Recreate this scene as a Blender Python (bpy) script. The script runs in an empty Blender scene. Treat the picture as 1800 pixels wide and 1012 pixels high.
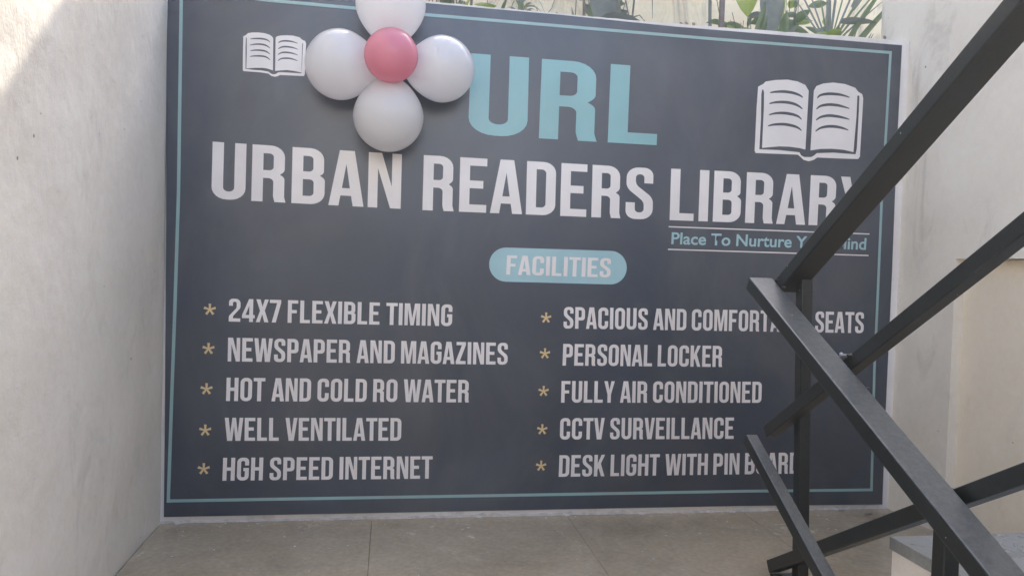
import bpy, bmesh, math, random
from mathutils import Vector, Matrix
R = math.radians
S = bpy.context.scene
COL = S.collection

# ------------------------------------------------------------------ camera
cam_data = bpy.data.cameras.new("camera")
cam_data.sensor_width = 36.0
cam_data.lens = 36.0 * 1350 / 1800
cam_data.clip_start = 0.02
cam_data.clip_end = 2000
cam = bpy.data.objects.new("camera", cam_data)
COL.objects.link(cam)
r_ = Vector((0.98729574, -0.15581031, 0.03114902))
u_ = Vector((-0.02606598, 0.03456121, 0.9990626))
f_ = Vector((0.15674081, 0.98718219, -0.03006078))
M = Matrix((r_, u_, -f_)).transposed().to_4x4()
M.translation = Vector((0.72836, -2.65154, 0.88450))
cam.matrix_world = M
S.camera = cam

# ------------------------------------------------------------------ light
SUN_EL, SUN_AZ = 44.2, 72.0        # azimuth: degrees from +x towards +y (behind the sign)
sx = math.cos(R(SUN_EL)) * math.cos(R(SUN_AZ))
sy = math.cos(R(SUN_EL)) * math.sin(R(SUN_AZ))
sz = math.sin(R(SUN_EL))
to_sun = Vector((sx, sy, sz))
W = bpy.data.worlds.new("World")
S.world = W
W.use_nodes = True
wn = W.node_tree
bg = wn.nodes["Background"]
sky = wn.nodes.new("ShaderNodeTexSky")
sky.sky_type = 'NISHITA'
sky.sun_disc = False
sky.sun_elevation = R(SUN_EL)
sky.sun_rotation = math.atan2(to_sun.x, to_sun.y)
sky.dust_density = 3.0
sky.air_density = 1.0
wn.links.new(sky.outputs[0], bg.inputs[0])
bg.inputs[1].default_value = 0.15
sd = bpy.data.lights.new("sun", 'SUN')
sd.energy = 2.0
sd.angle = R(0.6)
sd.color = (1.0, 0.92, 0.80)
sun = bpy.data.objects.new("sun", sd)
COL.objects.link(sun)
sun.rotation_euler = to_sun.to_track_quat('Z', 'Y').to_euler()
sun.location = (6, -2, 8)
S.view_settings.view_transform = 'Standard'
S.view_settings.look = 'None'
S.view_settings.gamma = 1.0
S.view_settings.use_curve_mapping = False
S.view_settings.exposure = 2.12
S.cycles.max_bounces = 10
S.cycles.diffuse_bounces = 6

TEXTS = [
    ('U', [(0.9806, 1.6007), (1.1821, 1.6004), (1.1839, 1.3261), (0.978, 1.3259)], 'teal'),
    ('R', [(1.2274, 1.5998), (1.4317, 1.5997), (1.4311, 1.3253), (1.2251, 1.3261)], 'teal'),
    ('L', [(1.474, 1.5997), (1.6548, 1.5995), (1.6526, 1.3257), (1.4725, 1.3256)], 'teal'),
    ('URBAN', [(0.1454, 1.2546), (0.7562, 1.2458), (0.7567, 1.062), (0.1444, 1.0692)], 'white'),
    ('READERS', [(0.8299, 1.2472), (1.6452, 1.2433), (1.6469, 1.0609), (0.8302, 1.0608)], 'white'),
    ('LIBRARY', [(1.7101, 1.2456), (2.4811, 1.2502), (2.4785, 1.0669), (1.7111, 1.0619)], 'white'),
    ('FACILITIES', [(1.1259, 0.9173), (1.4996, 0.9188), (1.499, 0.8505), (1.125, 0.85)], 'white'),
    ('24X7 FLEXIBLE TIMING', [(0.2066, 0.7449), (0.9422, 0.7419), (0.9421, 0.6673), (0.2066, 0.6693)], 'white'),
    ('NEWSPAPER AND MAGAZINES', [(0.2059, 0.6161), (1.1388, 0.6127), (1.1398, 0.5366), (0.2058, 0.5377)], 'white'),
    ('HOT AND COLD RO WATER', [(0.2039, 0.484), (1.0078, 0.4822), (1.0082, 0.4041), (0.203, 0.4066)], 'white'),
    ('WELL VENTILATED', [(0.2005, 0.3511), (0.7786, 0.3498), (0.7792, 0.2719), (0.2009, 0.2744)], 'white'),
    ('HGH SPEED INTERNET', [(0.1978, 0.2179), (0.8887, 0.2176), (0.8897, 0.1397), (0.1966, 0.1416)], 'white'),
    ('SPACIOUS AND COMFORTABLE SEATS', [(1.3341, 0.7426), (2.4885, 0.748), (2.49, 0.6695), (1.3352, 0.6665)], 'white'),
    ('PERSONAL LOCKER', [(1.3364, 0.6122), (1.931, 0.6135), (1.9322, 0.5366), (1.3362, 0.5356)], 'white'),
    ('FULLY AIR CONDITIONED', [(1.3347, 0.4809), (2.0901, 0.4836), (2.0912, 0.4056), (1.3353, 0.4042)], 'white'),
    ('CCTV SURVEILLANCE', [(1.3346, 0.3495), (1.9866, 0.3512), (1.9881, 0.2725), (1.3352, 0.2731)], 'white'),
    ('DESK LIGHT WITH PIN BOARD', [(1.3358, 0.2173), (2.2511, 0.2202), (2.2525, 0.1411), (1.3355, 0.1403)], 'white'),
]
TAG_BOX = [(1.7214, 1.019), (2.4851, 1.0257), (2.4838, 0.9828), (1.7206, 0.9776)]
TAG_LINES = [[(1.7084, 1.0383), (2.496, 1.0412)], [(1.7094, 0.9574), (2.496, 0.961)]]
PILL = [(1.0637, 0.9434), (1.558, 0.945), (1.5592, 0.8262), (1.0653, 0.8253)]
OUTLINE = [(-0.0051, 1.7607), (0.8158, 1.7578), (1.2774, 1.7562), (1.7125, 1.7483), (2.1702, 1.7492), (2.5949, 1.7491), (2.5931, 1.3465), (2.597, 0.8978), (2.597, 0.3818), (2.601, 0.0179), (2.0227, 0.0231), (0.0151, 0.0235), (0.0121, 0.4138), (0.0064, 0.97)]
BORDER = [(0.0404, 1.7339), (0.3072, 1.7237), (0.8245, 1.7185), (1.8638, 1.7156), (2.5485, 1.7183), (2.5442, 1.3863), (2.5396, 1.1524), (2.5413, 0.789), (2.5412, 0.5308), (2.552, 0.0754), (2.0204, 0.0782), (1.1704, 0.0772), (0.0283, 0.077), (0.0332, 0.4139), (0.0384, 0.7307), (0.0429, 1.0821)]
STAR = [(0.1466, 0.7074), (0.1449, 0.5787), (0.1411, 0.4459), (0.1396, 0.3093), (0.1373, 0.1814), (1.2716, 0.7028), (1.2717, 0.5771), (1.2712, 0.4445), (1.2708, 0.309), (1.2709, 0.18)]
BOOK_BIG = [(2.0284, 1.5578), (2.0475, 1.5682), (2.0569, 1.578), (2.096, 1.5861), (2.142, 1.5905), (2.182, 1.5864), (2.2125, 1.5756), (2.2267, 1.5556), (2.2232, 1.3409), (2.1997, 1.3452), (2.1596, 1.3479), (2.1198, 1.347), (2.0543, 1.3379), (2.053, 1.339), (2.0539, 1.4833), (2.0521, 1.5381), (2.0491, 1.5482), (2.0445, 1.5479), (2.042, 1.5313), (2.0444, 1.4461), (2.0428, 1.3324), (2.1204, 1.3335), (2.2004, 1.3298), (2.2075, 1.3191), (2.2198, 1.3135), (2.2479, 1.315), (2.2597, 1.3218), (2.2687, 1.3303), (2.3346, 1.3357), (2.4245, 1.3343), (2.4289, 1.357), (2.4304, 1.4943), (2.4298, 1.5491), (2.4262, 1.552), (2.4216, 1.5498), (2.4218, 1.4751), (2.4159, 1.3419), (2.3747, 1.3485), (2.3272, 1.3496), (2.2834, 1.3466), (2.2434, 1.3389), (2.2467, 1.557), (2.256, 1.5748), (2.2823, 1.5858), (2.3224, 1.5922), (2.3699, 1.5899), (2.4113, 1.579), (2.4256, 1.5644), (2.441, 1.5573), (2.4459, 1.542), (2.4427, 1.3265), (2.4363, 1.3174), (2.3491, 1.3153), (2.2714, 1.3144), (2.2584, 1.305), (2.2386, 1.299), (2.2183, 1.3029), (2.2024, 1.3151), (2.1941, 1.3208), (2.1079, 1.3193), (2.029, 1.3182), (2.0247, 1.3259), (2.0258, 1.4816)]
BOOK_SMALL = [(0.2341, 1.6009), (0.2427, 1.6056), (0.2484, 1.612), (0.2619, 1.6155), (0.2813, 1.617), (0.3009, 1.6161), (0.3166, 1.6123), (0.3255, 1.6065), (0.3286, 1.6011), (0.3298, 1.4974), (0.3111, 1.5022), (0.2954, 1.5031), (0.274, 1.5016), (0.2458, 1.4976), (0.2462, 1.5468), (0.2453, 1.5948), (0.2438, 1.5987), (0.2425, 1.5976), (0.2419, 1.5665), (0.2433, 1.496), (0.2683, 1.4946), (0.2917, 1.4948), (0.3152, 1.4924), (0.3231, 1.4869), (0.33, 1.4843), (0.3388, 1.486), (0.3466, 1.492), (0.3564, 1.4932), (0.382, 1.4936), (0.4206, 1.4936), (0.422, 1.5191), (0.4238, 1.5912), (0.4224, 1.5931), (0.421, 1.591), (0.4206, 1.4967), (0.3977, 1.5002), (0.3739, 1.5015), (0.3563, 1.4993), (0.3367, 1.4959), (0.336, 1.6037), (0.3402, 1.6091), (0.3538, 1.6127), (0.3715, 1.6149), (0.3912, 1.615), (0.4111, 1.6115), (0.4221, 1.6032), (0.4301, 1.6008), (0.4333, 1.5929), (0.4316, 1.4914), (0.4287, 1.4855), (0.402, 1.4849), (0.3527, 1.4839), (0.3449, 1.4793), (0.3361, 1.4771), (0.3253, 1.479), (0.3153, 1.4857), (0.2918, 1.4881), (0.2377, 1.4884), (0.2349, 1.4918), (0.2342, 1.5459)]
BOOK_BIG_LINES = [[(2.0751, 1.539), (2.0979, 1.5435), (2.1308, 1.5463), (2.164, 1.5442), (2.1909, 1.5373), (2.2046, 1.5296)], [(2.0742, 1.4992), (2.0996, 1.5057), (2.1325, 1.5084), (2.1657, 1.5056), (2.1894, 1.4979), (2.2051, 1.4878)], [(2.0747, 1.4589), (2.1013, 1.4661), (2.1343, 1.4687), (2.1675, 1.4658), (2.1898, 1.4598), (2.2036, 1.4496)], [(2.0725, 1.4185), (2.0966, 1.4248), (2.1328, 1.4281), (2.1661, 1.4252), (2.1896, 1.4192), (2.2048, 1.409)], [(2.2614, 1.5308), (2.2742, 1.5427), (2.3042, 1.5496), (2.3379, 1.5506), (2.3651, 1.548), (2.3906, 1.5422)], [(2.2599, 1.4906), (2.2761, 1.5033), (2.3061, 1.5102), (2.3398, 1.5104), (2.3671, 1.5066), (2.3919, 1.5013)], [(2.2604, 1.4505), (2.278, 1.4627), (2.3079, 1.4701), (2.3418, 1.4696), (2.3691, 1.4663), (2.3938, 1.4616)], [(2.2603, 1.4097), (2.2798, 1.4232), (2.3098, 1.4305), (2.3436, 1.4313), (2.3709, 1.4273), (2.3916, 1.4216)]]
BOOK_SMALL_LINES = [[(0.2561, 1.594), (0.2681, 1.5961), (0.2856, 1.5975), (0.3013, 1.5966), (0.3111, 1.5938), (0.3191, 1.5879)], [(0.2554, 1.5739), (0.2685, 1.5775), (0.286, 1.5794), (0.3017, 1.578), (0.3115, 1.5741), (0.3195, 1.5682)], [(0.2573, 1.5556), (0.2689, 1.5585), (0.2864, 1.5598), (0.3021, 1.5585), (0.3119, 1.5546), (0.3193, 1.5491)], [(0.2561, 1.5371), (0.2693, 1.5398), (0.2868, 1.5411), (0.3024, 1.5404), (0.3123, 1.5365), (0.3203, 1.5304)], [(0.3445, 1.5878), (0.3523, 1.5933), (0.364, 1.5958), (0.3798, 1.5963), (0.3936, 1.5944), (0.4066, 1.5909)], [(0.345, 1.5681), (0.3527, 1.5737), (0.3644, 1.577), (0.3802, 1.5772), (0.3941, 1.5754), (0.4076, 1.5713)], [(0.3444, 1.5495), (0.3531, 1.5556), (0.3648, 1.5585), (0.3806, 1.5586), (0.3945, 1.5566), (0.408, 1.5525)], [(0.3448, 1.5298), (0.3535, 1.5365), (0.3652, 1.5393), (0.381, 1.5401), (0.3949, 1.5378), (0.4078, 1.5339)]]

# ------------------------------------------------------------------ helpers
def link(o, parent=None):
    COL.objects.link(o)
    if parent is not None:
        o.parent = parent
    return o

def empty(name, loc, label, cat, group=None):
    o = bpy.data.objects.new(name, None)
    o.empty_display_size = 0.1
    link(o)
    o.location = loc
    o['label'] = label
    o['category'] = cat
    if group: o['group'] = group
    return o

def finish(name, me, mat, parent=None, smooth=False):
    """world-space mesh -> object whose origin stays at its parent's"""
    if mat is not None:
        me.materials.append(mat)
    if smooth:
        for p in me.polygons: p.use_smooth = True
    o = bpy.data.objects.new(name, me)
    link(o, parent)
    if parent is not None:
        base = parent
        t = Vector((0, 0, 0))
        while base is not None:
            t += base.location
            base = base.parent
        me.transform(Matrix.Translation(-t))
    return o

def from_bm(name, bm, mat, parent=None, smooth=False):
    me = bpy.data.meshes.new(name)
    bmesh.ops.recalc_face_normals(bm, faces=bm.faces)
    bm.to_mesh(me)
    bm.free()
    return finish(name, me, mat, parent, smooth)

def tag(o, label=None, cat=None, kind=None, group=None):
    if label: o['label'] = label
    if cat: o['category'] = cat
    if kind: o['kind'] = kind
    if group: o['group'] = group
    return o

def box_bm(x0, x1, y0, y1, z0, z1, bevel=0.0, bm=None):
    bm = bm or bmesh.new()
    v = [bm.verts.new((x, y, z)) for x in (x0, x1) for y in (y0, y1) for z in (z0, z1)]
    fs = [(0, 1, 3, 2), (4, 6, 7, 5), (0, 4, 5, 1), (2, 3, 7, 6), (0, 2, 6, 4), (1, 5, 7, 3)]
    F = [bm.faces.new([v[i] for i in f]) for f in fs]
    if bevel:
        es = list({e for f in F for e in f.edges})
        bmesh.ops.bevel(bm, geom=es, offset=bevel, segments=2, affect='EDGES', profile=0.5)
    return bm

def prism_bm(pts, axis, a, b, bevel=0.0):
    """extrude 2D polygon along axis: 'x' -> pts are (y,z); 'y' -> pts are (x,z)"""
    bm = bmesh.new()
    def P(p, t):
        return (t, p[0], p[1]) if axis == 'x' else ((p[0], t, p[1]) if axis == 'y' else (p[0], p[1], t))
    A = [bm.verts.new(P(p, a)) for p in pts]
    B = [bm.verts.new(P(p, b)) for p in pts]
    bm.faces.new(A)
    bm.faces.new(B[::-1])
    n = len(pts)
    for i in range(n):
        bm.faces.new((A[i], B[i], B[(i + 1) % n], A[(i + 1) % n]))
    bmesh.ops.recalc_face_normals(bm, faces=bm.faces)
    if bevel:
        bmesh.ops.bevel(bm, geom=list(bm.edges), offset=bevel, segments=2, affect='EDGES', profile=0.5)
    return bm

def tube_bm(x0, x1, p0, p1, h, bevel=0.003):
    """bar lying in a plane x=const: top edge from p0 to p1 (y,z), depth h measured square to the run"""
    (ya, za), (yb, zb) = p0, p1
    L = math.hypot(yb - ya, zb - za)
    ty, tz = (yb - ya) / L, (zb - za) / L
    ny, nz = (-tz, ty)
    if nz > 0: ny, nz = -ny, -nz
    pts = [(ya, za), (yb, zb), (yb + ny * h, zb + nz * h), (ya + ny * h, za + nz * h)]
    return prism_bm(pts, 'x', x0, x1, bevel)

def catmull(pts, n=5, closed=False):
    out = []
    N = len(pts)
    for i in range(N if closed else N - 1):
        if closed:
            p = [pts[(i + k) % N] for k in (-1, 0, 1, 2)]
        else:
            p = [pts[max(i - 1, 0)], pts[i], pts[i + 1], pts[min(i + 2, N - 1)]]
        for k in range(n):
            t = k / n
            out.append(tuple(0.5 * ((2 * p[1][d]) + (-p[0][d] + p[2][d]) * t + (2 * p[0][d] - 5 * p[1][d] + 4 * p[2][d] - p[3][d]) * t * t
                       + (-p[0][d] + 3 * p[1][d] - 3 * p[2][d] + p[3][d]) * t ** 3) for d in range(2)))
    if not closed: out.append(tuple(pts[-1]))
    return out

def fill_mesh(contours):
    """closed 2D contours (even-odd) -> mesh in the XY plane"""
    cu = bpy.data.curves.new('outline', 'CURVE')
    cu.dimensions = '2D'
    cu.fill_mode = 'BOTH'
    for c in contours:
        s = cu.splines.new('POLY')
        s.points.add(len(c) - 1)
        for i, q in enumerate(c):
            s.points[i].co = (q[0], q[1], 0, 1)
        s.use_cyclic_u = True
    o = bpy.data.objects.new('outline', cu)
    COL.objects.link(o)
    dg = bpy.context.evaluated_depsgraph_get()
    dg.update()
    me = bpy.data.meshes.new_from_object(o.evaluated_get(dg))
    bpy.data.objects.remove(o)
    bpy.data.curves.remove(cu)
    me.materials.clear()
    return me

def stand_up(me, y):
    """XY sheet -> XZ sheet facing -y"""
    for v in me.vertices:
        x, z = v.co.x, v.co.y
        v.co = (x, y, z)
    return me

# ------------------------------------------------------------------ materials
def new_mat(name, rough=0.6, spec=0.5, base=(0.5, 0.5, 0.5)):
    m = bpy.data.materials.new(name)
    m.use_nodes = True
    nt = m.node_tree
    b = nt.nodes['Principled BSDF']
    b.inputs['Base Color'].default_value = (*base, 1)
    b.inputs['Roughness'].default_value = rough
    b.inputs['Specular IOR Level'].default_value = spec
    return m, nt, b

def coords(nt, scale=(1, 1, 1), rot=(0, 0, 0)):
    tc = nt.nodes.new('ShaderNodeNewGeometry')
    mp = nt.nodes.new('ShaderNodeMapping')
    mp.inputs['Scale'].default_value = scale
    mp.inputs['Rotation'].default_value = rot
    nt.links.new(tc.outputs['Position'], mp.inputs['Vector'])
    return mp.outputs[0]

def noise(nt, vec, scale, detail=6, rough=0.6, dist=0.0):
    n = nt.nodes.new('ShaderNodeTexNoise')
    n.inputs['Scale'].default_value = scale
    n.inputs['Detail'].default_value = detail
    n.inputs['Roughness'].default_value = rough
    n.inputs['Distortion'].default_value = dist
    nt.links.new(vec, n.inputs['Vector'])
    return n.outputs['Fac']

def ramp(nt, fac, stops):
    n = nt.nodes.new('ShaderNodeValToRGB')
    e = n.color_ramp.elements
    while len(e) < len(stops): e.new(0.5)
    for k, (p, c) in enumerate(stops):
        e[k].position = p
        e[k].color = (*c, 1) if len(c) == 3 else c
    nt.links.new(fac, n.inputs[0])
    return n.outputs['Color']

def mix(nt, fac, a, b, mode='MIX'):
    n = nt.nodes.new('ShaderNodeMix')
    n.data_type = 'RGBA'
    n.blend_type = mode
    n.clamp_factor = True
    if isinstance(fac, (int, float)): n.inputs[0].default_value = fac
    else: nt.links.new(fac, n.inputs[0])
    for k, s in ((6, a), (7, b)):
        if isinstance(s, tuple): n.inputs[k].default_value = (*s, 1)
        else: nt.links.new(s, n.inputs[k])
    return n.outputs[2]

def math_node(nt, op, a, b=0.0):
    n = nt.nodes.new('ShaderNodeMath')
    n.operation = op
    for k, s in enumerate((a, b)):
        if isinstance(s, (int, float)): n.inputs[k].default_value = s
        else: nt.links.new(s, n.inputs[k])
    return n.outputs[0]

def bump(nt, b, height, strength, dist, prev=None):
    n = nt.nodes.new('ShaderNodeBump')
    n.inputs['Strength'].default_value = strength
    n.inputs['Distance'].default_value = dist
    nt.links.new(height, n.inputs['Height'])
    if prev is not None: nt.links.new(prev, n.inputs['Normal'])
    nt.links.new(n.outputs[0], b.inputs['Normal'])
    return n.outputs[0]

def pits(nt, vec, scale, size, keep):
    """small round specks: mask 1 inside a speck"""
    v = nt.nodes.new('ShaderNodeTexVoronoi')
    v.inputs['Scale'].default_value = scale
    nt.links.new(vec, v.inputs['Vector'])
    near = math_node(nt, 'LESS_THAN', v.outputs['Distance'], size)
    sep = nt.nodes.new('ShaderNodeSeparateColor')
    nt.links.new(v.outputs['Color'], sep.inputs[0])
    sel = math_node(nt, 'LESS_THAN', sep.outputs[0], keep)
    return math_node(nt, 'MULTIPLY', near, sel)

def plaster(name, light, dark, stain=(0.36, 0.32, 0.28), stain_amt=0.5, rough_wall=1.0, thr=0.56):
    m, nt, b = new_mat(name, rough=0.62, spec=0.35)
    c = coords(nt)
    n1 = noise(nt, c, 1.7, 8, 0.62, 0.4)
    col = ramp(nt, n1, [(0.32, dark), (0.66, light)])
    n2 = noise(nt, coords(nt, (1, 1, 0.45)), 5.5, 9, 0.7, 1.0)
    st = ramp(nt, n2, [(thr, (0, 0, 0)), (thr + 0.2, (stain_amt,) * 3)])
    col = mix(nt, st, col, stain)
    n3 = noise(nt, coords(nt, (1, 1, 1)), 42, 5, 0.7)
    col = mix(nt, 0.16, col, ramp(nt, n3, [(0.3, (0.35, 0.34, 0.33)), (0.7, (0.9, 0.9, 0.9))]), 'OVERLAY')
    p = pits(nt, coords(nt, (1, 1, 1), (0.3, 0.2, 0.1)), 8.0, 0.034, 0.5)
    p2 = pits(nt, coords(nt, (1, 1, 1), (0.9, 0.4, 0.7)), 22.0, 0.05, 0.12)
    pm = math_node(nt, 'MAXIMUM', p, p2)
    col = mix(nt, math_node(nt, 'MULTIPLY', pm, 0.75), col, (0.13, 0.11, 0.09))
    nt.links.new(col, b.inputs['Base Color'])
    fine = noise(nt, coords(nt, (1, 1, 1)), 130, 4, 0.6)
    trowel = noise(nt, coords(nt, (1, 1.5, 0.9), (R(38), 0, 0)), 14, 8, 0.7, 0.8)
    wave = noise(nt, coords(nt, (1, 1, 1)), 5.0, 3, 0.5)
    q = bump(nt, b, wave, 0.30 * rough_wall, 0.05)
    q = bump(nt, b, trowel, 0.26 * rough_wall, 0.012, q)
    q = bump(nt, b, fine, 0.22 * rough_wall, 0.004, q)
    inv = math_node(nt, 'SUBTRACT', 1.0, pm)
    bump(nt, b, inv, 0.5, 0.004, q)
    return m

M_LEFT = plaster('left_wall_plaster', (0.80, 0.745, 0.65), (0.69, 0.63, 0.54), stain_amt=0.35)
M_RIGHT = plaster('right_wall_plaster', (0.87, 0.81, 0.70), (0.77, 0.70, 0.59), stain_amt=0.5, rough_wall=0.7, thr=0.54)
M_NICHE = plaster('niche_plaster', (0.90, 0.80, 0.64), (0.81, 0.71, 0.55), stain_amt=0.25, rough_wall=0.6)
M_LOW = plaster('parapet_plaster', (0.88, 0.84, 0.80), (0.76, 0.71, 0.67), stain_amt=0.5)
M_BACK = plaster('garden_wall_plaster', (0.97, 0.82, 0.56), (0.76, 0.60, 0.38), stain=(0.40, 0.32, 0.24), stain_amt=0.9, rough_wall=1.4, thr=0.50)

def vinyl(name, base, var=0.0):
    m, nt, b = new_mat(name, rough=0.42, spec=0.9, base=base)
    c = coords(nt)
    n = noise(nt, c, 3.0, 5, 0.6)
    col = mix(nt, ramp(nt, n, [(0.35, (0, 0, 0)), (0.7, (1, 1, 1))]), base, tuple(min(1, k * (1.18 + var)) for k in base))
    fl = noise(nt, coords(nt, (1.2, 1, 0.8)), 1.6, 7, 0.65, 0.8)
    col = mix(nt, ramp(nt, fl, [(0.45, (0, 0, 0)), (0.75, (0.10, 0.10, 0.10))]), col, (0.45, 0.42, 0.38))
    sp = pits(nt, coords(nt, (1, 0, 1)), 7, 0.022, 0.45)
    col = mix(nt, math_node(nt, 'MULTIPLY', sp, 0.6), col, (0.7, 0.7, 0.68))
    nt.links.new(col, b.inputs['Base Color'])
    dust = noise(nt, coords(nt, (1, 1, 1)), 7, 8, 0.7)
    rr = nt.nodes.new('ShaderNodeMapRange')
    rr.inputs['To Min'].default_value = 0.34
    rr.inputs['To Max'].default_value = 0.52
    nt.links.new(dust, rr.inputs['Value'])
    nt.links.new(rr.outputs[0], b.inputs['Roughness'])
    w = noise(nt, coords(nt, (1.5, 1, 0.7)), 2.6, 3, 0.5)
    q = bump(nt, b, w, 0.5, 0.03)
    wv = nt.nodes.new('ShaderNodeTexWave')          # scrim weave of the flex sheet
    wv.bands_direction = 'Z'
    wv.inputs['Scale'].default_value = 90
    nt.links.new(coords(nt), wv.inputs['Vector'])
    bump(nt, b, wv.outputs['Fac'], 0.05, 0.0006, q)
    b.inputs['Coat Weight'].default_value = 0.6
    b.inputs['Coat IOR'].default_value = 1.6
    b.inputs['Coat Roughness'].default_value = 0.24
    return m

M_PANEL = vinyl('charcoal_vinyl', (0.011, 0.023, 0.046), 0.15)
M_WHITE = vinyl('white_print', (0.74, 0.70, 0.68))
M_TEAL = vinyl('teal_print', (0.19, 0.42, 0.44))
M_TEAL2 = vinyl('pale_teal_print', (0.30, 0.50, 0.54))
M_GOLD = vinyl('gold_print', (0.66, 0.50, 0.25))
M_BORDER = vinyl('teal_line_print', (0.24, 0.39, 0.39))

m, nt, b = new_mat('black_enamel', rough=0.4, spec=0.7)
c = coords(nt)
n = noise(nt, coords(nt, (1, 1, 1)), 75, 8, 0.75, 0.3)
n2 = noise(nt, coords(nt, (1, 1, 1)), 240, 3, 0.6)
geo = nt.nodes.new('ShaderNodeNewGeometry')
sepn = nt.nodes.new('ShaderNodeSeparateXYZ')
nt.links.new(geo.outputs['Normal'], sepn.inputs[0])
up = ramp(nt, sepn.outputs[2], [(0.35, (0, 0, 0)), (0.85, (1, 1, 1))])      # upward faces lightened: settled dust, plus sky reflection put into the colour
dust_sheen = ramp(nt, n, [(0.3, (0.35,) * 3), (0.7, (0.75,) * 3)])
dm = mix(nt, 1.0, up, dust_sheen, 'MULTIPLY')
col = mix(nt, ramp(nt, n, [(0.4, (0, 0, 0)), (0.75, (1, 1, 1))]), (0.009, 0.013, 0.015), (0.022, 0.027, 0.029))
col = mix(nt, math_node(nt, 'MULTIPLY', dm, 0.5), col, (0.34, 0.34, 0.325))
sp = pits(nt, coords(nt, (1, 1, 1), (0.4, 0.1, 0.9)), 30, 0.06, 0.10)
col = mix(nt, math_node(nt, 'MULTIPLY', sp, 0.8), col, (0.55, 0.52, 0.46))
nt.links.new(col, b.inputs['Base Color'])
rg = nt.nodes.new('ShaderNodeMapRange')
rg.inputs['To Min'].default_value = 0.20
rg.inputs['To Max'].default_value = 0.50
nt.links.new(n, rg.inputs['Value'])
nt.links.new(rg.outputs[0], b.inputs['Roughness'])
q = bump(nt, b, n2, 0.25, 0.0015)
bump(nt, b, noise(nt, coords(nt, (1, 0.5, 0.5)), 30, 3, 0.5), 0.12, 0.003, q)
M_IRON = m

m, nt, b = new_mat('weld_metal', rough=0.28, spec=0.8, base=(0.35, 0.35, 0.36))
b.inputs['Metallic'].default_value = 0.8
bump(nt, b, noise(nt, coords(nt), 180, 3), 0.6, 0.003)
M_WELD = m

def stone(name, a, c2, vein, rough=0.3, spec=0.5, sc=3.0):
    m, nt, b = new_mat(name, rough=rough, spec=spec)
    c = coords(nt)
    n = noise(nt, c, sc, 9, 0.68, 0.8)
    col = ramp(nt, n, [(0.3, a), (0.7, c2)])
    n2 = noise(nt, coords(nt, (1, 1, 1), (0, 0, 0.5)), 60, 5, 0.7)
    col = mix(nt, 0.25, col, ramp(nt, n2, [(0.3, (0.2, 0.2, 0.2)), (0.7, (0.85, 0.85, 0.85))]), 'OVERLAY')
    dd = noise(nt, coords(nt, (1, 1, 1), (0, 0, 1.3)), 2.3, 9, 0.75, 0.6)
    col = mix(nt, ramp(nt, dd, [(0.48, (0, 0, 0)), (0.66, (0.38, 0.38, 0.38))]), col, tuple(k * 0.45 for k in a))
    v = noise(nt, coords(nt, (1, 0.25, 1), (0, 0, 0.9)), 18, 6, 0.7, 2.0)
    col = mix(nt, ramp(nt, v, [(0.60, (0, 0, 0)), (0.72, (0.5, 0.5, 0.5))]), col, vein)
    p = pits(nt, c, 14, 0.05, 0.2)
    col = mix(nt, math_node(nt, 'MULTIPLY', p, 0.6), col, (0.10, 0.08, 0.06))
    nt.links.new(col, b.inputs['Base Color'])
    rr = nt.nodes.new('ShaderNodeMapRange')
    rr.inputs['To Min'].default_value = rough
    rr.inputs['To Max'].default_value = rough + 0.22
    nt.links.new(n, rr.inputs['Value'])
    nt.links.new(rr.outputs[0], b.inputs['Roughness'])
    bump(nt, b, noise(nt, c, 35, 5, 0.6), 0.08, 0.004)
    return m
M_TILE = stone('kota_floor_stone', (0.38, 0.30, 0.20), (0.47, 0.38, 0.265), (0.42, 0.37, 0.30), rough=0.13, spec=0.5)
M_MARBLE = stone('grey_marble', (0.22, 0.235, 0.24), (0.33, 0.345, 0.345), (0.5, 0.5, 0.5), rough=0.18, spec=0.6, sc=6)
M_GROUT = stone('dark_grout', (0.07, 0.06, 0.05), (0.11, 0.10, 0.09), (0.12, 0.11, 0.1), rough=0.8)
M_CONC = stone('bare_concrete', (0.42, 0.38, 0.33), (0.54, 0.49, 0.43), (0.45, 0.43, 0.4), rough=0.75)
M_GROUND = stone('paved_ground', (0.34, 0.31, 0.27), (0.44, 0.41, 0.36), (0.33, 0.3, 0.27), rough=0.8, sc=0.6)
M_DARK = stone('blocker_stone', (0.05, 0.047, 0.042), (0.09, 0.083, 0.075), (0.09, 0.085, 0.08), rough=0.8)
M_BOUNCE = plaster('bounce_render', (0.68, 0.72, 0.77), (0.60, 0.64, 0.69))
M_SOIL = stone('dry_soil', (0.10, 0.075, 0.05), (0.22, 0.17, 0.12), (0.28, 0.22, 0.16), rough=0.9, sc=9)
M_SPALL = stone('spalled_plaster', (0.50, 0.46, 0.42), (0.62, 0.58, 0.54), (0.4, 0.36, 0.3), rough=0.85, sc=20)

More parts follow.
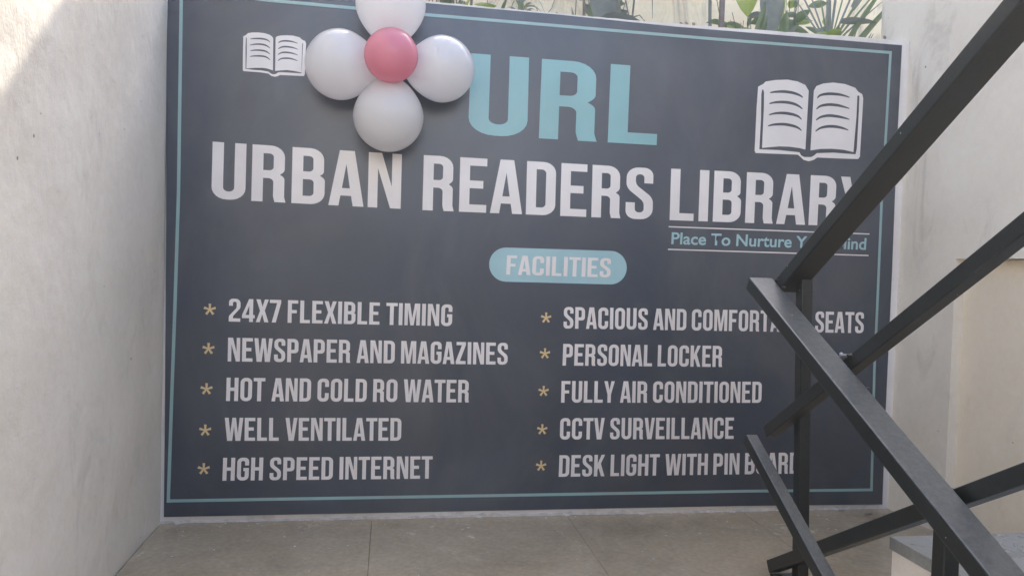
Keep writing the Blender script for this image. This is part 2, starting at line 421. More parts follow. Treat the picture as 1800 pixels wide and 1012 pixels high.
def latex(name, base, sheen):
    m, nt, b = new_mat(name, rough=0.16, spec=0.6, base=base)
    n = noise(nt, coords(nt), 6, 3, 0.5)
    col = mix(nt, n, base, tuple(k * 0.94 for k in base))
    nt.links.new(col, b.inputs['Base Color'])
    b.inputs['Coat Weight'].default_value = 0.6
    b.inputs['Coat Roughness'].default_value = 0.05
    tr = nt.nodes.new('ShaderNodeBsdfTranslucent')       # thin rubber skin lets light through
    nt.links.new(col, tr.inputs['Color'])
    mx = nt.nodes.new('ShaderNodeMixShader')
    mx.inputs[0].default_value = 0.5
    nt.links.new(b.outputs[0], mx.inputs[1])
    nt.links.new(tr.outputs[0], mx.inputs[2])
    nt.links.new(mx.outputs[0], nt.nodes['Material Output'].inputs['Surface'])
    bump(nt, b, noise(nt, coords(nt), 9, 2, 0.5), 0.1, 0.01)
    return m
M_BALW = latex('white_latex', (0.97, 0.965, 0.965), 0.2)
M_BALP = latex('pink_latex', (0.92, 0.40, 0.50), 0.2)

def leaf_mat(name, base, base2, trans=0.35):
    m, nt, b = new_mat(name, rough=0.42, spec=0.5)
    n = noise(nt, coords(nt), 14, 5, 0.6)
    col = ramp(nt, n, [(0.3, base), (0.7, base2)])
    nt.links.new(col, b.inputs['Base Color'])
    tr = nt.nodes.new('ShaderNodeBsdfTranslucent')
    nt.links.new(col, tr.inputs['Color'])
    mx = nt.nodes.new('ShaderNodeMixShader')
    mx.inputs[0].default_value = trans
    nt.links.new(b.outputs[0], mx.inputs[1])
    nt.links.new(tr.outputs[0], mx.inputs[2])
    out = nt.nodes['Material Output']
    nt.links.new(mx.outputs[0], out.inputs['Surface'])
    bump(nt, b, noise(nt, coords(nt, (1, 1, 0.2)), 60, 3), 0.3, 0.004)
    return m
M_LEAF = leaf_mat('dull_green_leaf', (0.18, 0.25, 0.14), (0.27, 0.34, 0.21))
M_LIME = leaf_mat('lime_leaf', (0.32, 0.42, 0.10), (0.44, 0.52, 0.18), 0.5)
M_GREYL = leaf_mat('grey_green_leaf', (0.20, 0.23, 0.21), (0.29, 0.32, 0.30), 0.3)
M_DRY = leaf_mat('dry_leaf', (0.22, 0.17, 0.13), (0.36, 0.30, 0.23), 0.2)
M_STEM = stone('plant_stem', (0.17, 0.17, 0.14), (0.26, 0.25, 0.20), (0.2, 0.18, 0.14), rough=0.7, sc=20)
M_POLE = stone('weathered_cane', (0.17, 0.15, 0.14), (0.26, 0.23, 0.22), (0.3, 0.27, 0.25), rough=0.7, sc=12)

# ------------------------------------------------------------------ ground and walls
XW = 2.63            # face of the right wall
ZT = 1.766           # top of the low wall behind the board

tag(from_bm('ground', box_bm(-60, 60, -60, 60, -2.2, -2.0), M_GROUND), kind='structure')

# left wall (face at x = 0), slightly uneven plaster sheet over a solid body
def wavy_wall(name, y0, y1, z0, z1, x_face, thick, mat, sign, amp=0.004, seed=3, res=0.07):
    ny = max(2, int((y1 - y0) / res)); nz = max(2, int((z1 - z0) / res))
    bm = bmesh.new()
    from mathutils import noise as mn
    g = []
    for i in range(ny + 1):
        row = []
        for j in range(nz + 1):
            y = y0 + (y1 - y0) * i / ny; z = z0 + (z1 - z0) * j / nz
            d = amp * mn.fractal(Vector((y * 1.3 + seed, z * 1.1, seed)), 1.0, 2.0, 4)
            row.append(bm.verts.new((x_face + sign * d, y, z)))
        g.append(row)
    for i in range(ny):
        for j in range(nz):
            bm.faces.new((g[i][j], g[i + 1][j], g[i + 1][j + 1], g[i][j + 1]))
    back = {}
    for (i, j) in [(0, 0), (ny, 0), (ny, nz), (0, nz)]:
        c0 = g[i][j].co
        back[(i, j)] = bm.verts.new((x_face - sign * thick, c0.y, c0.z))
    bm.faces.new([back[k] for k in ((0, 0), (0, nz), (ny, nz), (ny, 0))])
    bm.faces.new([g[i][0] for i in range(ny + 1)] + [back[(ny, 0)], back[(0, 0)]])
    bm.faces.new([g[i][nz] for i in range(ny, -1, -1)] + [back[(0, nz)], back[(ny, nz)]])
    bm.faces.new([g[0][j] for j in range(nz, -1, -1)] + [back[(0, 0)], back[(0, nz)]])
    bm.faces.new([g[ny][j] for j in range(nz + 1)] + [back[(ny, nz)], back[(ny, 0)]])
    o = from_bm(name, bm, mat)
    for p in o.data.polygons:
        if len(p.vertices) == 4 and p.area < 0.02: p.use_smooth = True
    return o

o = wavy_wall('plastered_wall', -4.2, 1.45, -2.0, 3.3, 0.0, 0.22, M_LEFT, 1)
tag(o, 'tall off-white plastered wall on the left of the sign with a sunlit upper corner', 'wall')

# right wall with a shallow recess low down
YE = 0.17
pts = [(YE, -0.3), (YE, 3.3), (-4.2, 3.3), (-4.2, 0.952), (-0.30, 0.952), (-0.30, -0.3)]
rw = empty('plastered_wall', (XW, YE, 0), 'grey-white plastered wall on the right behind the black railing', 'wall')
from_bm('wall_face', prism_bm(pts, 'x', XW, XW + 0.14), M_RIGHT, rw)
from_bm('recess', prism_bm([(-0.30, -0.3), (-4.2, -0.3), (-4.2, 0.949), (-0.30, 0.949)], 'x', XW + 0.035, XW + 0.14), M_NICHE, rw)

# low wall carrying the board
lw = empty('low_wall', (0, 0, 0), 'low white plastered wall behind the sign, its bare foot showing beneath', 'wall')
def low_wall_mesh():
    bm = bmesh.new()
    random.seed(4)
    n = 90
    top, bot = [], []
    F0, F1, B0, B1 = [], [], [], []
    for i in range(n + 1):
        x = XW * i / n
        zt = ZT + 0.0035 * math.sin(x * 3.1) + random.uniform(-0.0012, 0.0012)
        y = 0.0025 * math.sin(x * 4) + random.uniform(-0.001, 0.001)
        F0.append(bm.verts.new((x, y, 0.0))); F1.append(bm.verts.new((x, y, zt)))
        B0.append(bm.verts.new((x, 0.10, 0.0))); B1.append(bm.verts.new((x, 0.10, zt)))
    for i in range(n):
        bm.faces.new((F0[i], F0[i + 1], F1[i + 1], F1[i]))
        bm.faces.new((F1[i], F1[i + 1], B1[i + 1], B1[i]))
        bm.faces.new((B1[i], B1[i + 1], B0[i + 1], B0[i]))
    return bm
from_bm('wall_body', low_wall_mesh(), M_LOW, lw)
bm = bmesh.new()      # ragged plaster lip along the floor
random.seed(11)
n = 150
A = []
for i in range(n + 1):
    x = 0.004 + (XW - 0.008) * i / n
    h = 0.0045 + 0.004 * random.random() + (0.006 if random.random() < 0.08 else 0)
    d = 0.004 + 0.005 * random.random() + (0.012 if random.random() < 0.05 else 0)
    A.append((bm.verts.new((x, -0.003, h)), bm.verts.new((x, -0.003 - d, 0.0012))))
for i in range(n):
    bm.faces.new((A[i][0], A[i + 1][0], A[i + 1][1], A[i][1]))
from_bm('plaster_lip', bm, M_SPALL, lw)

# unseen dark wall, added to darken the lower reflection in the sign
o = from_bm('reflection_blocker', box_bm(-6, 11, -7.3, -7.0, -2.0, 1.65, 0.01), M_DARK)
tag(o, 'unseen dark wall added behind the viewer to keep the lower sign reflection dark', 'wall')
# unseen pale building behind the viewer, added to bounce sunlight onto walls and sign
bf = empty('bounce_building', (4, -15, -2), 'unseen pale blue building added behind the viewer to bounce sunlight toward the stairs', 'bounce_building')
from_bm('wall', box_bm(-9, 15, -20, -15, -2.0, 5.6), M_BOUNCE, bf)
from_bm('roof', box_bm(-9.4, 15.4, -20.4, -14.6, 5.6, 5.85), M_CONC, bf)
for i in range(6):
    for j in range(2):
        x = -7 + 3.9 * i; zz = -0.9 + 3.3 * j
        w = from_bm('window', box_bm(x, x + 1.3, -15.02, -14.9, zz, zz + 1.4, 0.02), M_IRON, bf)

# back garden wall and soil bed
o = from_bm('garden_wall', box_bm(-1.2, 9.5, 1.5, 1.7, 0.5, 3.80), M_BACK)
tag(o, 'cream stained wall behind the plants above the sign', 'wall')
bm = bmesh.new()
random.seed(8)
nx, ny = 60, 16
g = [[bm.verts.new((0.002 + 5.1 * i / nx, 0.102 + 1.396 * j / ny, 1.735 + 0.03 * random.random() + (0.02 if 0 < j < 6 else 0))) for j in range(ny + 1)] for i in range(nx + 1)]
for i in range(nx):
    for j in range(ny):
        bm.faces.new((g[i][j], g[i + 1][j], g[i + 1][j + 1], g[i][j + 1]))
tag(from_bm('soil_bed', bm, M_SOIL, smooth=True), kind='structure')

# landing: slab, grout bed, long stone tiles
LY = -0.82
fl = from_bm('landing_floor', prism_bm([(0.001, 0.0), (XW - 0.001, 0.0), (XW - 0.001, -1.03), (1.80, -1.03), (1.80, LY), (0.001, LY)], 'z', -0.18, -0.006), M_GROUT)
tag(fl, kind='structure')
xs = [0.003, 0.687, 1.372, 2.034, XW - 0.003]
for i in range(4):
    y1 = LY + 0.0 if i < 2 else -1.028
    if i == 2:
        bm = prism_bm([(xs[i] + 0.0007, -0.002), (xs[i + 1] - 0.0007, -0.002), (xs[i + 1] - 0.0007, -1.028), (1.802, -1.028), (1.802, LY), (xs[i] + 0.0007, LY)], 'z', -0.0058, 0.0005 * (i % 2), 0.0005)
    else:
        bm = box_bm(xs[i] + 0.0007, xs[i + 1] - 0.0007, y1, -0.002, -0.0058, 0.0006 * (i % 2), 0.0005)
    from_bm('floor_tile', bm, M_TILE, fl)

# debris on the floor
bm = bmesh.new()
random.seed(21)
for k in range(95):
    x = random.uniform(0.05, 2.58)
    y = -abs(random.gauss(0, 0.22)) - 0.012
    if y < -0.78: continue
    s = random.uniform(0.0012, 0.0038) * (1.6 if random.random() < 0.1 else 1)
    mt = Matrix.Translation((x, y, 0.0008 + s * 0.3)) @ Matrix.Rotation(random.random() * 6, 4, 'Z') @ Matrix.Diagonal((s * random.uniform(0.8, 2.2), s, s * 0.4, 1))
    bmesh.ops.create_icosphere(bm, subdivisions=1, radius=1, matrix=mt)
tag(from_bm('crumbs', bm, M_SPALL), 'scattered plaster crumbs and grit on the landing floor', 'debris', kind='stuff')
for (x, y, a, s) in ((2.50, -0.075, 0.4, 0.022), (2.42, -0.03, 1.9, 0.012)):
    bm = bmesh.new()
    v = [bm.verts.new(Matrix.Rotation(a, 3, 'Z') @ Vector(q) * s + Vector((x, y, 0.002))) for q in ((-1, 0, 0), (-0.3, -0.45, 0.25), (0.6, -0.35, 0.1), (1, 0.05, 0.3), (0.4, 0.4, 0.05), (-0.5, 0.35, 0.2))]
    bm.faces.new(v)
    o = from_bm('dry_leaf', bm, M_DRY)
    tag(o, ('larger curled brown leaf scrap lying in the right floor corner' if s > 0.02 else 'small brown leaf scrap on the floor near the right corner of the wall foot'), 'leaf')

# upper flight (right of the railing, rising toward the viewer): first tread is broad
st = bpy.data.objects.new('upper_stairs', None); link(st); st['kind'] = 'structure'
y = -1.034
z = 0.278
from_bm('step_block', box_bm(1.905, XW - 0.002, -1.495, y - 0.003, -0.3, z - 0.03), M_LOW, st)
from_bm('tread', box_bm(1.898, XW + 0.033, -1.50, y, z - 0.0295, z, 0.002), M_MARBLE, st)
for k in range(1, 6):
    ya = y - 0.19 - 0.28 * k; zk = z + 0.175 * k
    from_bm('step_block', box_bm(1.905, XW + 0.033, ya - 0.29, ya, zk - 0.40, zk - 0.03), M_LOW, st)
    from_bm('tread', box_bm(1.898, XW + 0.033, ya - 0.30, ya + 0.02, zk - 0.0295, zk, 0.002), M_MARBLE, st)

# lower flight going down toward the viewer on the left
ls = bpy.data.objects.new('lower_stairs', None); link(ls); ls['kind'] = 'structure'
for k in range(8):
    yk = LY - 0.28 * k; zk = -0.165 * (k + 1)
    from_bm('step_block', box_bm(0.002, 1.78, yk - 0.28, yk - 0.002, zk - 0.35, zk - 0.03), M_CONC, ls)
    from_bm('tread', box_bm(0.002, 1.79, yk - 0.28, yk + 0.012 if k else yk - 0.002, zk - 0.0295, zk, 0.002), M_CONC, ls)

# ------------------------------------------------------------------ sign board
YF = -0.012
bd = empty('sign_board', (1.3, 0, 0.02), 'large charcoal library sign with white and teal lettering fixed to the low wall', 'sign')
me = fill_mesh([OUTLINE])
bm = bmesh.new()
bm.from_mesh(me)
bm.normal_update()
for v in bm.verts: v.co = (v.co.x, YF, v.co.y)
ret = bmesh.ops.extrude_face_region(bm, geom=bm.faces[:])
for v in ret['geom']:
    if isinstance(v, bmesh.types.BMVert): v.co.y = -0.0035
from_bm('panel', bm, M_PANEL, bd)
YP = YF - 0.0015

# border line
def offset_poly(pts, d):
    n = len(pts); out = []
    for i in range(n):
        a, b2, c3 = Vector(pts[i - 1]), Vector(pts[i]), Vector(pts[(i + 1) % n])
        e1 = (b2 - a).normalized(); e2 = (c3 - b2).normalized()
        n1 = Vector((e1.y, -e1.x)); n2 = Vector((e2.y, -e2.x))
        m2 = (n1 + n2).normalized()
        out.append(tuple(b2 + m2 * d / max(0.3, m2.dot(n1))))
    return out
me = fill_mesh([offset_poly(BORDER, 0.0052), offset_poly(BORDER, -0.0052)])
finish('border_line', stand_up(me, YP), M_BORDER, bd)

# ---- lettering: condensed capitals drawn as filleted outlines (cap height 1)
def fillet(c, seg=6):
    out = []
    n = len(c)
    for i in range(n):
        p = c[i]
        if len(p) == 2 or p[2] <= 0:
            out.append((p[0], p[1])); continue
        a = Vector(c[i - 1][:2]); b2 = Vector(p[:2]); d = Vector(c[(i + 1) % n][:2])
        u1 = (a - b2); u2 = (d - b2)
        l1, l2 = u1.length, u2.length
        u1.normalize(); u2.normalize()
        ang = u1.angle(u2)
        t = p[2] / math.tan(ang / 2)
        t = min(t, l1 * 0.499, l2 * 0.499) if True else t
        r = t * math.tan(ang / 2)
        cc = b2 + (u1 + u2).normalized() * (r / math.sin(ang / 2))
        s0 = b2 + u1 * t - cc; s1 = b2 + u2 * t - cc
        a0 = math.atan2(s0.y, s0.x); a1 = math.atan2(s1.y, s1.x)
        da = (a1 - a0 + math.pi) % (2 * math.pi) - math.pi
        for k in range(seg + 1):
            q = a0 + da * k / seg
            out.append((cc.x + r * math.cos(q), cc.y + r * math.sin(q)))
    return out
s_, t_, w_, Ro, Ri = 0.158, 0.143, 0.47, 0.21, 0.072
G = {}
G['U'] = (w_, [[(0, 1), (s_, 1), (s_, t_, Ri), (w_ - s_, t_, Ri), (w_ - s_, 1), (w_, 1), (w_, 0, Ro), (0, 0, Ro)]])
G['O'] = (w_, [[(0, 1, Ro), (w_, 1, Ro), (w_, 0, Ro), (0, 0, Ro)], [(s_, 1 - t_, Ri), (w_ - s_, 1 - t_, Ri), (w_ - s_, t_, Ri), (s_, t_, Ri)]])
G['C'] = (w_, [[(w_, .64), (w_, 1, Ro), (0, 1, Ro), (0, 0, Ro), (w_, 0, Ro), (w_, .37), (w_ - s_, .37), (w_ - s_, t_, Ri), (s_, t_, Ri), (s_, 1 - t_, Ri), (w_ - s_, 1 - t_, Ri), (w_ - s_, .64)]])
G['G'] = (w_, [[(w_, .66), (w_, 1, Ro), (0, 1, Ro), (0, 0, Ro), (w_, 0, Ro), (w_, .55), (.25, .55), (.25, .41), (w_ - s_, .41), (w_ - s_, t_, Ri), (s_, t_, Ri), (s_, 1 - t_, Ri), (w_ - s_, 1 - t_, Ri), (w_ - s_, .66)]])
G['D'] = (w_, [[(0, 0), (0, 1), (w_, 1, .2), (w_, 0, .2)], [(s_, t_), (s_, 1 - t_), (w_ - s_, 1 - t_, .07), (w_ - s_, t_, .07)]])
G['B'] = (w_, [[(0, 0), (0, 1), (.455, 1, .2), (.455, .56, .11), (.40, .515), (.472, .46, .11), (.472, 0, .2)],
               [(s_, .58), (s_, 1 - t_), (.302, 1 - t_, .06), (.302, .58, .06)], [(s_, t_), (s_, .44), (.312, .44, .06), (.312, t_, .06)]])
G['R'] = (.48, [[(0, 0), (0, 1), (.46, 1, .2), (.46, .55, .12), (.395, .49), (.46, .44, .10), (.46, .10, .2), (.482, 0), (.325, 0), (.303, .10, .2), (.303, .42, .07), (s_, .42), (s_, 0)],
                [(s_, .56), (s_, 1 - t_), (.303, 1 - t_, .06), (.303, .56, .06)]])
G['P'] = (.455, [[(0, 0), (0, 1), (.455, 1, .2), (.455, .385, .2), (s_, .385), (s_, 0)], [(s_, .53), (s_, 1 - t_), (.30, 1 - t_, .06), (.30, .53, .06)]])
G['A'] = (.51, [[(0, 0), (.148, 1), (.365, 1), (.51, 0), (.352, 0), (.325, .185), (.17, .185), (.145, 0)], [(.19, .32), (.306, .32), (.248, .76)]])
G['N'] = (.487, [[(0, 0), (0, 1), (.195, 1), (.347, .40), (.347, 1), (.487, 1), (.487, 0), (.33, 0), (.14, .72), (.14, 0)]])
G['M'] = (.645, [[(0, 0), (0, 1), (.22, 1), (.325, .33), (.425, 1), (.645, 1), (.645, 0), (.497, 0), (.497, .74), (.39, 0), (.25, 0), (.14, .74), (.14, 0)]])
G['W'] = (.745, [[(0, 1), (.157, 1), (.225, .32), (.305, 1), (.452, 1), (.53, .32), (.598, 1), (.745, 1), (.64, 0), (.44, 0), (.375, .62), (.307, 0), (.105, 0)]])
G['E'] = (.425, [[(0, 0), (0, 1), (.425, 1), (.425, 1 - t_), (s_, 1 - t_), (s_, .585), (.37, .585), (.37, .442), (s_, .442), (s_, t_), (.425, t_), (.425, 0)]])
G['F'] = (.41, [[(0, 0), (0, 1), (.41, 1), (.41, 1 - t_), (s_, 1 - t_), (s_, .57), (.36, .57), (.36, .427), (s_, .427), (s_, 0)]])
G['L'] = (.40, [[(0, 0), (0, 1), (s_, 1), (s_, t_), (.40, t_), (.40, 0)]])
G['I'] = (s_, [[(0, 0), (0, 1), (s_, 1), (s_, 0)]])
G['T'] = (.47, [[(0, 1), (.47, 1), (.47, 1 - t_), (.314, 1 - t_), (.314, 0), (.156, 0), (.156, 1 - t_), (0, 1 - t_)]])
G['Y'] = (.49, [[(0, 1), (.165, 1), (.25, .58), (.335, 1), (.49, 1), (.324, .37), (.324, 0), (.166, 0), (.166, .37)]])
G['V'] = (.49, [[(0, 1), (.16, 1), (.25, .27), (.34, 1), (.49, 1), (.35, 0), (.14, 0)]])
G['X'] = (.50, [[(.005, 1), (.17, 1), (.255, .68), (.34, 1), (.495, 1), (.345, .51), (.50, 0), (.335, 0), (.245, .35), (.155, 0), (0, 0), (.158, .5)]])
G['K'] = (.49, [[(0, 0), (0, 1), (s_, 1), (s_, .585), (.33, 1), (.487, 1), (.305, .59), (.49, 0), (.33, 0), (.205, .385), (s_, .30), (s_, 0)]])
G['H'] = (.48, [[(0, 0), (0, 1), (s_, 1), (s_, .58), (.322, .58), (.322, 1), (.48, 1), (.48, 0), (.322, 0), (.322, .435), (s_, .435), (s_, 0)]])
G['S'] = (.455, [[(.452, .70), (.452, 1, .2), (.005, 1, .2), (.005, .60, .22), (.302, .34, .16), (.302, .13, .068), (.153, .13, .068), (.153, .32), (0, .32), (0, 0, .2), (.455, 0, .2), (.455, .42, .22), (.16, .67, .16), (.16, .87, .068), (.302, .87, .068), (.302, .70)]])
G['Z'] = (.43, [[(.02, 1), (.43, 1), (.43, .865), (.175, .143), (.43, .143), (.43, 0), (0, 0), (0, .135), (.255, .857), (.02, .857)]])
G['2'] = (.45, [[(0, .69), (0, 1, .2), (.45, 1, .2), (.45, .60, .2), (.16, .24, .15), (.16, .143), (.45, .143), (.45, 0), (0, 0), (0, .24, .18), (.298, .60, .16), (.298, .87, .068), (.15, .87, .068), (.15, .69)]])
G['4'] = (.50, [[(.265, 1), (.43, 1), (.43, .305), (.5, .305), (.5, .165), (.43, .165), (.43, 0), (.28, 0), (.28, .165), (0, .165), (0, .305)], [(.135, .306), (.28, .306), (.28, .72)]])
G['7'] = (.45, [[(0, 1), (.45, 1), (.45, .87), (.25, 0), (.09, 0), (.29, .857), (0, .857)]])
GAP = {'A': .018, 'T': .015, 'V': .018, 'Y': .015, 'X': .02, 'W': .02, '4': .025, '7': .02}

def text_contours(txt, box):
    TL, TR, BR, BL = [Vector(q) for q in box]
    x = 0.0
    glyphs = []
    prev = None
    for ch in txt:
        if ch == ' ':
            x += 0.27; prev = None; continue
        w, cs = G[ch]
        if prev is not None:
            x += GAP.get(prev, .042) + GAP.get(ch, .042)
        glyphs.append((x, cs))
        x += w; prev = ch
    # a space also keeps the side bearings
    total = x
    out = []
    for gx, cs in glyphs:
        for c in cs:
            q = []
            for (a, b2) in fillet(c):
                u = (gx + a) / total
                top = TL.lerp(TR, u); bot = BL.lerp(BR, u)
                p = bot.lerp(top, b2)
                q.append((p.x, p.y))
            out.append(q)
    return out
MM = {'white': M_WHITE, 'teal': M_TEAL}
for txt, box, mk in TEXTS:
    parts = [text_contours(txt, box)]
    y = YP
    name = 'lettering'
    if txt == 'FACILITIES': y = YP - 0.0015
    for k, cs in enumerate(parts):
        o = finish(name, stand_up(fill_mesh(cs), y), MM[mk], bd)
        if mk == 'teal': o['label'] = 'big teal capital letter ' + txt
        else: o['label'] = 'white printed words ' + txt.lower()

# pill behind FACILITIES
def quad_map(box, u, v):
    TL, TR, BR, BL = [Vector(q) for q in box]
    return BL.lerp(BR, u).lerp(TL.lerp(TR, u), v)
cs = []
n = 16
asp = (Vector(PILL[1]) - Vector(PILL[0])).length / (Vector(PILL[0]) - Vector(PILL[3])).length
r = 0.5 / asp
for k in range(n + 1):
    a = math.pi / 2 + math.pi * k / n
    cs.append((r + r * math.cos(a), 0.5 + 0.5 * math.sin(a)))
for k in range(n + 1):
    a = -math.pi / 2 + math.pi * k / n
    cs.append((1 - r + r * math.cos(a), 0.5 + 0.5 * math.sin(a)))
cs = [tuple(quad_map(PILL, *q)) for q in cs]
o = finish('badge', stand_up(fill_mesh([cs]), YP), M_TEAL2, bd)
o['label'] = 'rounded pale teal badge behind the word facilities'

# gold asterisks
def star_contour(cx, cy, rad):
    out = []
    for k in range(5):
        a = math.pi / 2 + k * 2 * math.pi / 5
        d = Vector((math.cos(a), math.sin(a))); nrm = Vector((-d.y, d.x))
        c0 = Vector((cx, cy))
        out.append(tuple(c0 + d * rad * 0.20 - nrm * rad * 0.145))
        out.append(tuple(c0 + d * rad * 0.97 - nrm * rad * 0.21))
        out.append(tuple(c0 + d * rad * 1.0 + nrm * rad * 0.21))
        out.append(tuple(c0 + d * rad * 0.20 + nrm * rad * 0.145))
    return out
for k, (cx, cy) in enumerate(STAR):
    rad = 0.0195 if k < 5 else 0.0190
    # contour goes clockwise per arm, hull ordered by angle
    c = star_contour(cx, cy, rad)
    finish('asterisk', stand_up(fill_mesh([c]), YP), M_GOLD, bd)

# open-book emblems
def lens_stroke(pts, w):
    P = [Vector(q) for q in catmull(pts, 4)]
    n = len(P)
    L, Rr = [], []
    for i in range(n):
        d = (P[min(i + 1, n - 1)] - P[max(i - 1, 0)]).normalized()
        nn = Vector((-d.y, d.x))
        t = i / (n - 1)
        ww = w * (0.30 + 0.70 * math.sin(math.pi * min(1, t * 1.02)) ** 0.8)
        L.append(tuple(P[i] + nn * ww)); Rr.append(tuple(P[i] - nn * ww))
    return L + Rr[::-1]
for o_, l_, w in ((BOOK_BIG, BOOK_BIG_LINES, 0.0052), (BOOK_SMALL, BOOK_SMALL_LINES, 0.0027)):
    o = finish('book_emblem', stand_up(fill_mesh([o_] + [lens_stroke(l, w) for l in l_]), YP), M_WHITE, bd)
    o['label'] = 'large white open book emblem' if w > 0.004 else 'small white open book emblem'

# tagline: two rules and a line of mixed-case text
for (a, b2) in TAG_LINES:
    h = 0.0022
    me = fill_mesh([[(a[0], a[1] - h), (b2[0], b2[1] - h), (b2[0], b2[1] + h), (a[0], a[1] + h)]])
    finish('rule_line', stand_up(me, YP), M_WHITE, bd)
fc = bpy.data.curves.new('tagline', 'FONT')
fc.body = 'Place To Nurture Your Mind'
fc.offset = 0.018
fc.fill_mode = 'FRONT'
fo = bpy.data.objects.new('tagline', fc)
COL.objects.link(fo)
dg = bpy.context.evaluated_depsgraph_get(); dg.update()
me = bpy.data.meshes.new_from_object(fo.evaluated_get(dg))
bpy.data.objects.remove(fo)
me.materials.clear()
xsv = [v.co.x for v in me.vertices]; ysv = [v.co.y for v in me.vertices]
x0, x1, y1 = min(xsv), max(xsv), max(ysv)
for v in me.vertices:
    q = quad_map(TAG_BOX, (v.co.x - x0) / (x1 - x0), v.co.y / y1)
    v.co = (q.x, q.y, 0)
o = finish('lettering', stand_up(me, YP), M_TEAL2, bd)
o['label'] = 'small teal tagline between two rules'

# ------------------------------------------------------------------ railing
rl = empty('stair_railing', (1.84, -0.7, 0), 'black painted square-tube stair railing with two handrails meeting at a corner', 'railing')
def ext(p, q, t):
    return (p[0] + (q[0] - p[0]) * t, p[1] + (q[1] - p[1]) * t)
# descending handrail: top edge through measured points
d0, d1 = (-0.548, 0.871), (-1.45, 0.398)
o = from_bm('handrail', tube_bm(1.760, 1.833, d0, ext(d0, d1, 2.1), 0.040, 0.004), M_IRON, rl)
o['label'] = 'handrail descending toward the viewer'
u0, u1 = (-0.553, 0.862), (-1.369, 1.404)
o = from_bm('handrail', tube_bm(1.8355, 1.910, u0, ext(u0, u1, 2.3), 0.040, 0.004), M_IRON, rl)
o['label'] = 'handrail rising overhead toward the viewer'
m0, m1 = (-0.500, 0.424), (-1.425, 1.008)
from_bm('rail', tube_bm(1.848, 1.884, m0, ext(m0, m1, 2.0), 0.036), M_IRON, rl)
b0, b1 = (-0.552, 0.036), (-1.453, 0.562)
from_bm('rail', tube_bm(1.848, 1.884, b0, ext(b0, b1, 2.0), 0.036), M_IRON, rl)
e0, e1 = (-0.550, 0.410), (-0.962, 0.169)
from_bm('rail', tube_bm(1.770, 1.805, e0, ext(e0, e1, 3.4), 0.036), M_IRON, rl)
bm = box_bm(1.8842, 1.918, -0.645, -0.611, 0.001, 0.880, 0.003)      # leans slightly
for v in bm.verts:
    k = max(0.0, v.co.z - 0.05) * (0.75 if v.co.z > 0.4 else 1)
    v.co.x -= 0.020 * k - 0.006
    v.co.y += 0.040 * k - 0.014
from_bm('post', bm, M_IRON, rl)
from_bm('post', box_bm(1.835, 1.871, -1.290, -1.254, -0.35, 0.46, 0.003), M_IRON, rl)
from_bm('post', box_bm(1.8842, 1.920, -2.10, -2.064, 0.78, 1.84, 0.003), M_IRON, rl)
from_bm('base_plate', box_bm(1.85, 1.955, -0.68, -0.575, 0.001, 0.006, 0.001), M_IRON, rl)
random.seed(5)
def weld(x, y, z, r, n=5, mat=M_IRON, sx=1.0):
    bm = bmesh.new()
    for k in range(n):
        mt = Matrix.Translation((x + random.uniform(-r, r) * 1.4 * sx, y + random.uniform(-r, r), z + random.uniform(-r, r) * 0.6)) @ Matrix.Diagonal((r * random.uniform(.5, 1), r * random.uniform(.5, 1), r * random.uniform(.4, .8), 1))
        bmesh.ops.create_icosphere(bm, subdivisions=2, radius=1, matrix=mt)
    from_bm('weld_bead', bm, mat, rl, smooth=True)
weld(1.838, -0.585, 0.862, 0.0055, 7)
weld(1.838, -0.61, 0.846, 0.004, 5)
weld(1.846, -0.905, 0.686, 0.0065, 7, M_WELD)
weld(1.850, -0.925, 0.69, 0.005, 5)
weld(1.838, -1.02, 0.622, 0.004, 5)
weld(1.885, -0.63, 0.505, 0.004, 6)
weld(1.885, -0.63, 0.09, 0.004, 6)
weld(1.850, -1.255, 0.445, 0.005, 6)

# ------------------------------------------------------------------ balloons
bl = empty('balloon_flower', (0.71, -0.02, 1.53), 'flower of four white balloons round a pink balloon hanging on the sign', 'balloons')
def balloon(name, c, r, knot_dir, mat, squash=1.0):
    bm = bmesh.new()
    bmesh.ops.create_uvsphere(bm, u_segments=48, v_segments=32, radius=1.0)
    for v in bm.verts:
        z = v.co.z                 # knot at -z
        if z < 0:
            k = -z
            v.co.z *= 1.0 + 0.16 * k ** 2
            f = 1.0 - 0.10 * k ** 2
            v.co.x *= f; v.co.y *= f
    # lip of the knot
    bmesh.ops.create_cone(bm, cap_ends=True, segments=16, radius1=0.10, radius2=0.035, depth=0.12, matrix=Matrix.Translation((0, 0, -1.19)))
    q = Vector(knot_dir).normalized().to_track_quat('-Z', 'Y').to_matrix().to_4x4()
    bm.transform(Matrix.Translation(c) @ q @ Matrix.Scale(r, 4))
    o = from_bm(name, bm, mat, bl, smooth=True)
    return o
P0 = Vector((0.712, -0.085, 1.512))
for (c, r) in (((0.707, -0.125, 1.706), 0.1115), ((0.553, -0.122, 1.505), 0.1105), ((0.876, -0.120, 1.514), 0.1065), ((0.709, -0.122, 1.350), 0.1125)):
    c = Vector(c)
    o = balloon('balloon', c, r, P0 + Vector((0, -0.02, 0)) - c, M_BALW)
o = balloon('balloon', Vector((0.713, -0.205, 1.524)), 0.0835, (0, 1, 0.0), M_BALP)
o['label'] = 'small pink balloon at the centre'
bm = bmesh.new()
bmesh.ops.create_cone(bm, cap_ends=True, segments=8, radius1=0.0015, radius2=0.0015, depth=0.09, matrix=Matrix.Translation((0.712, -0.06, 1.51)) @ Matrix.Rotation(R(90), 4, 'X'))
from_bm('string', bm, M_BALW, bl)

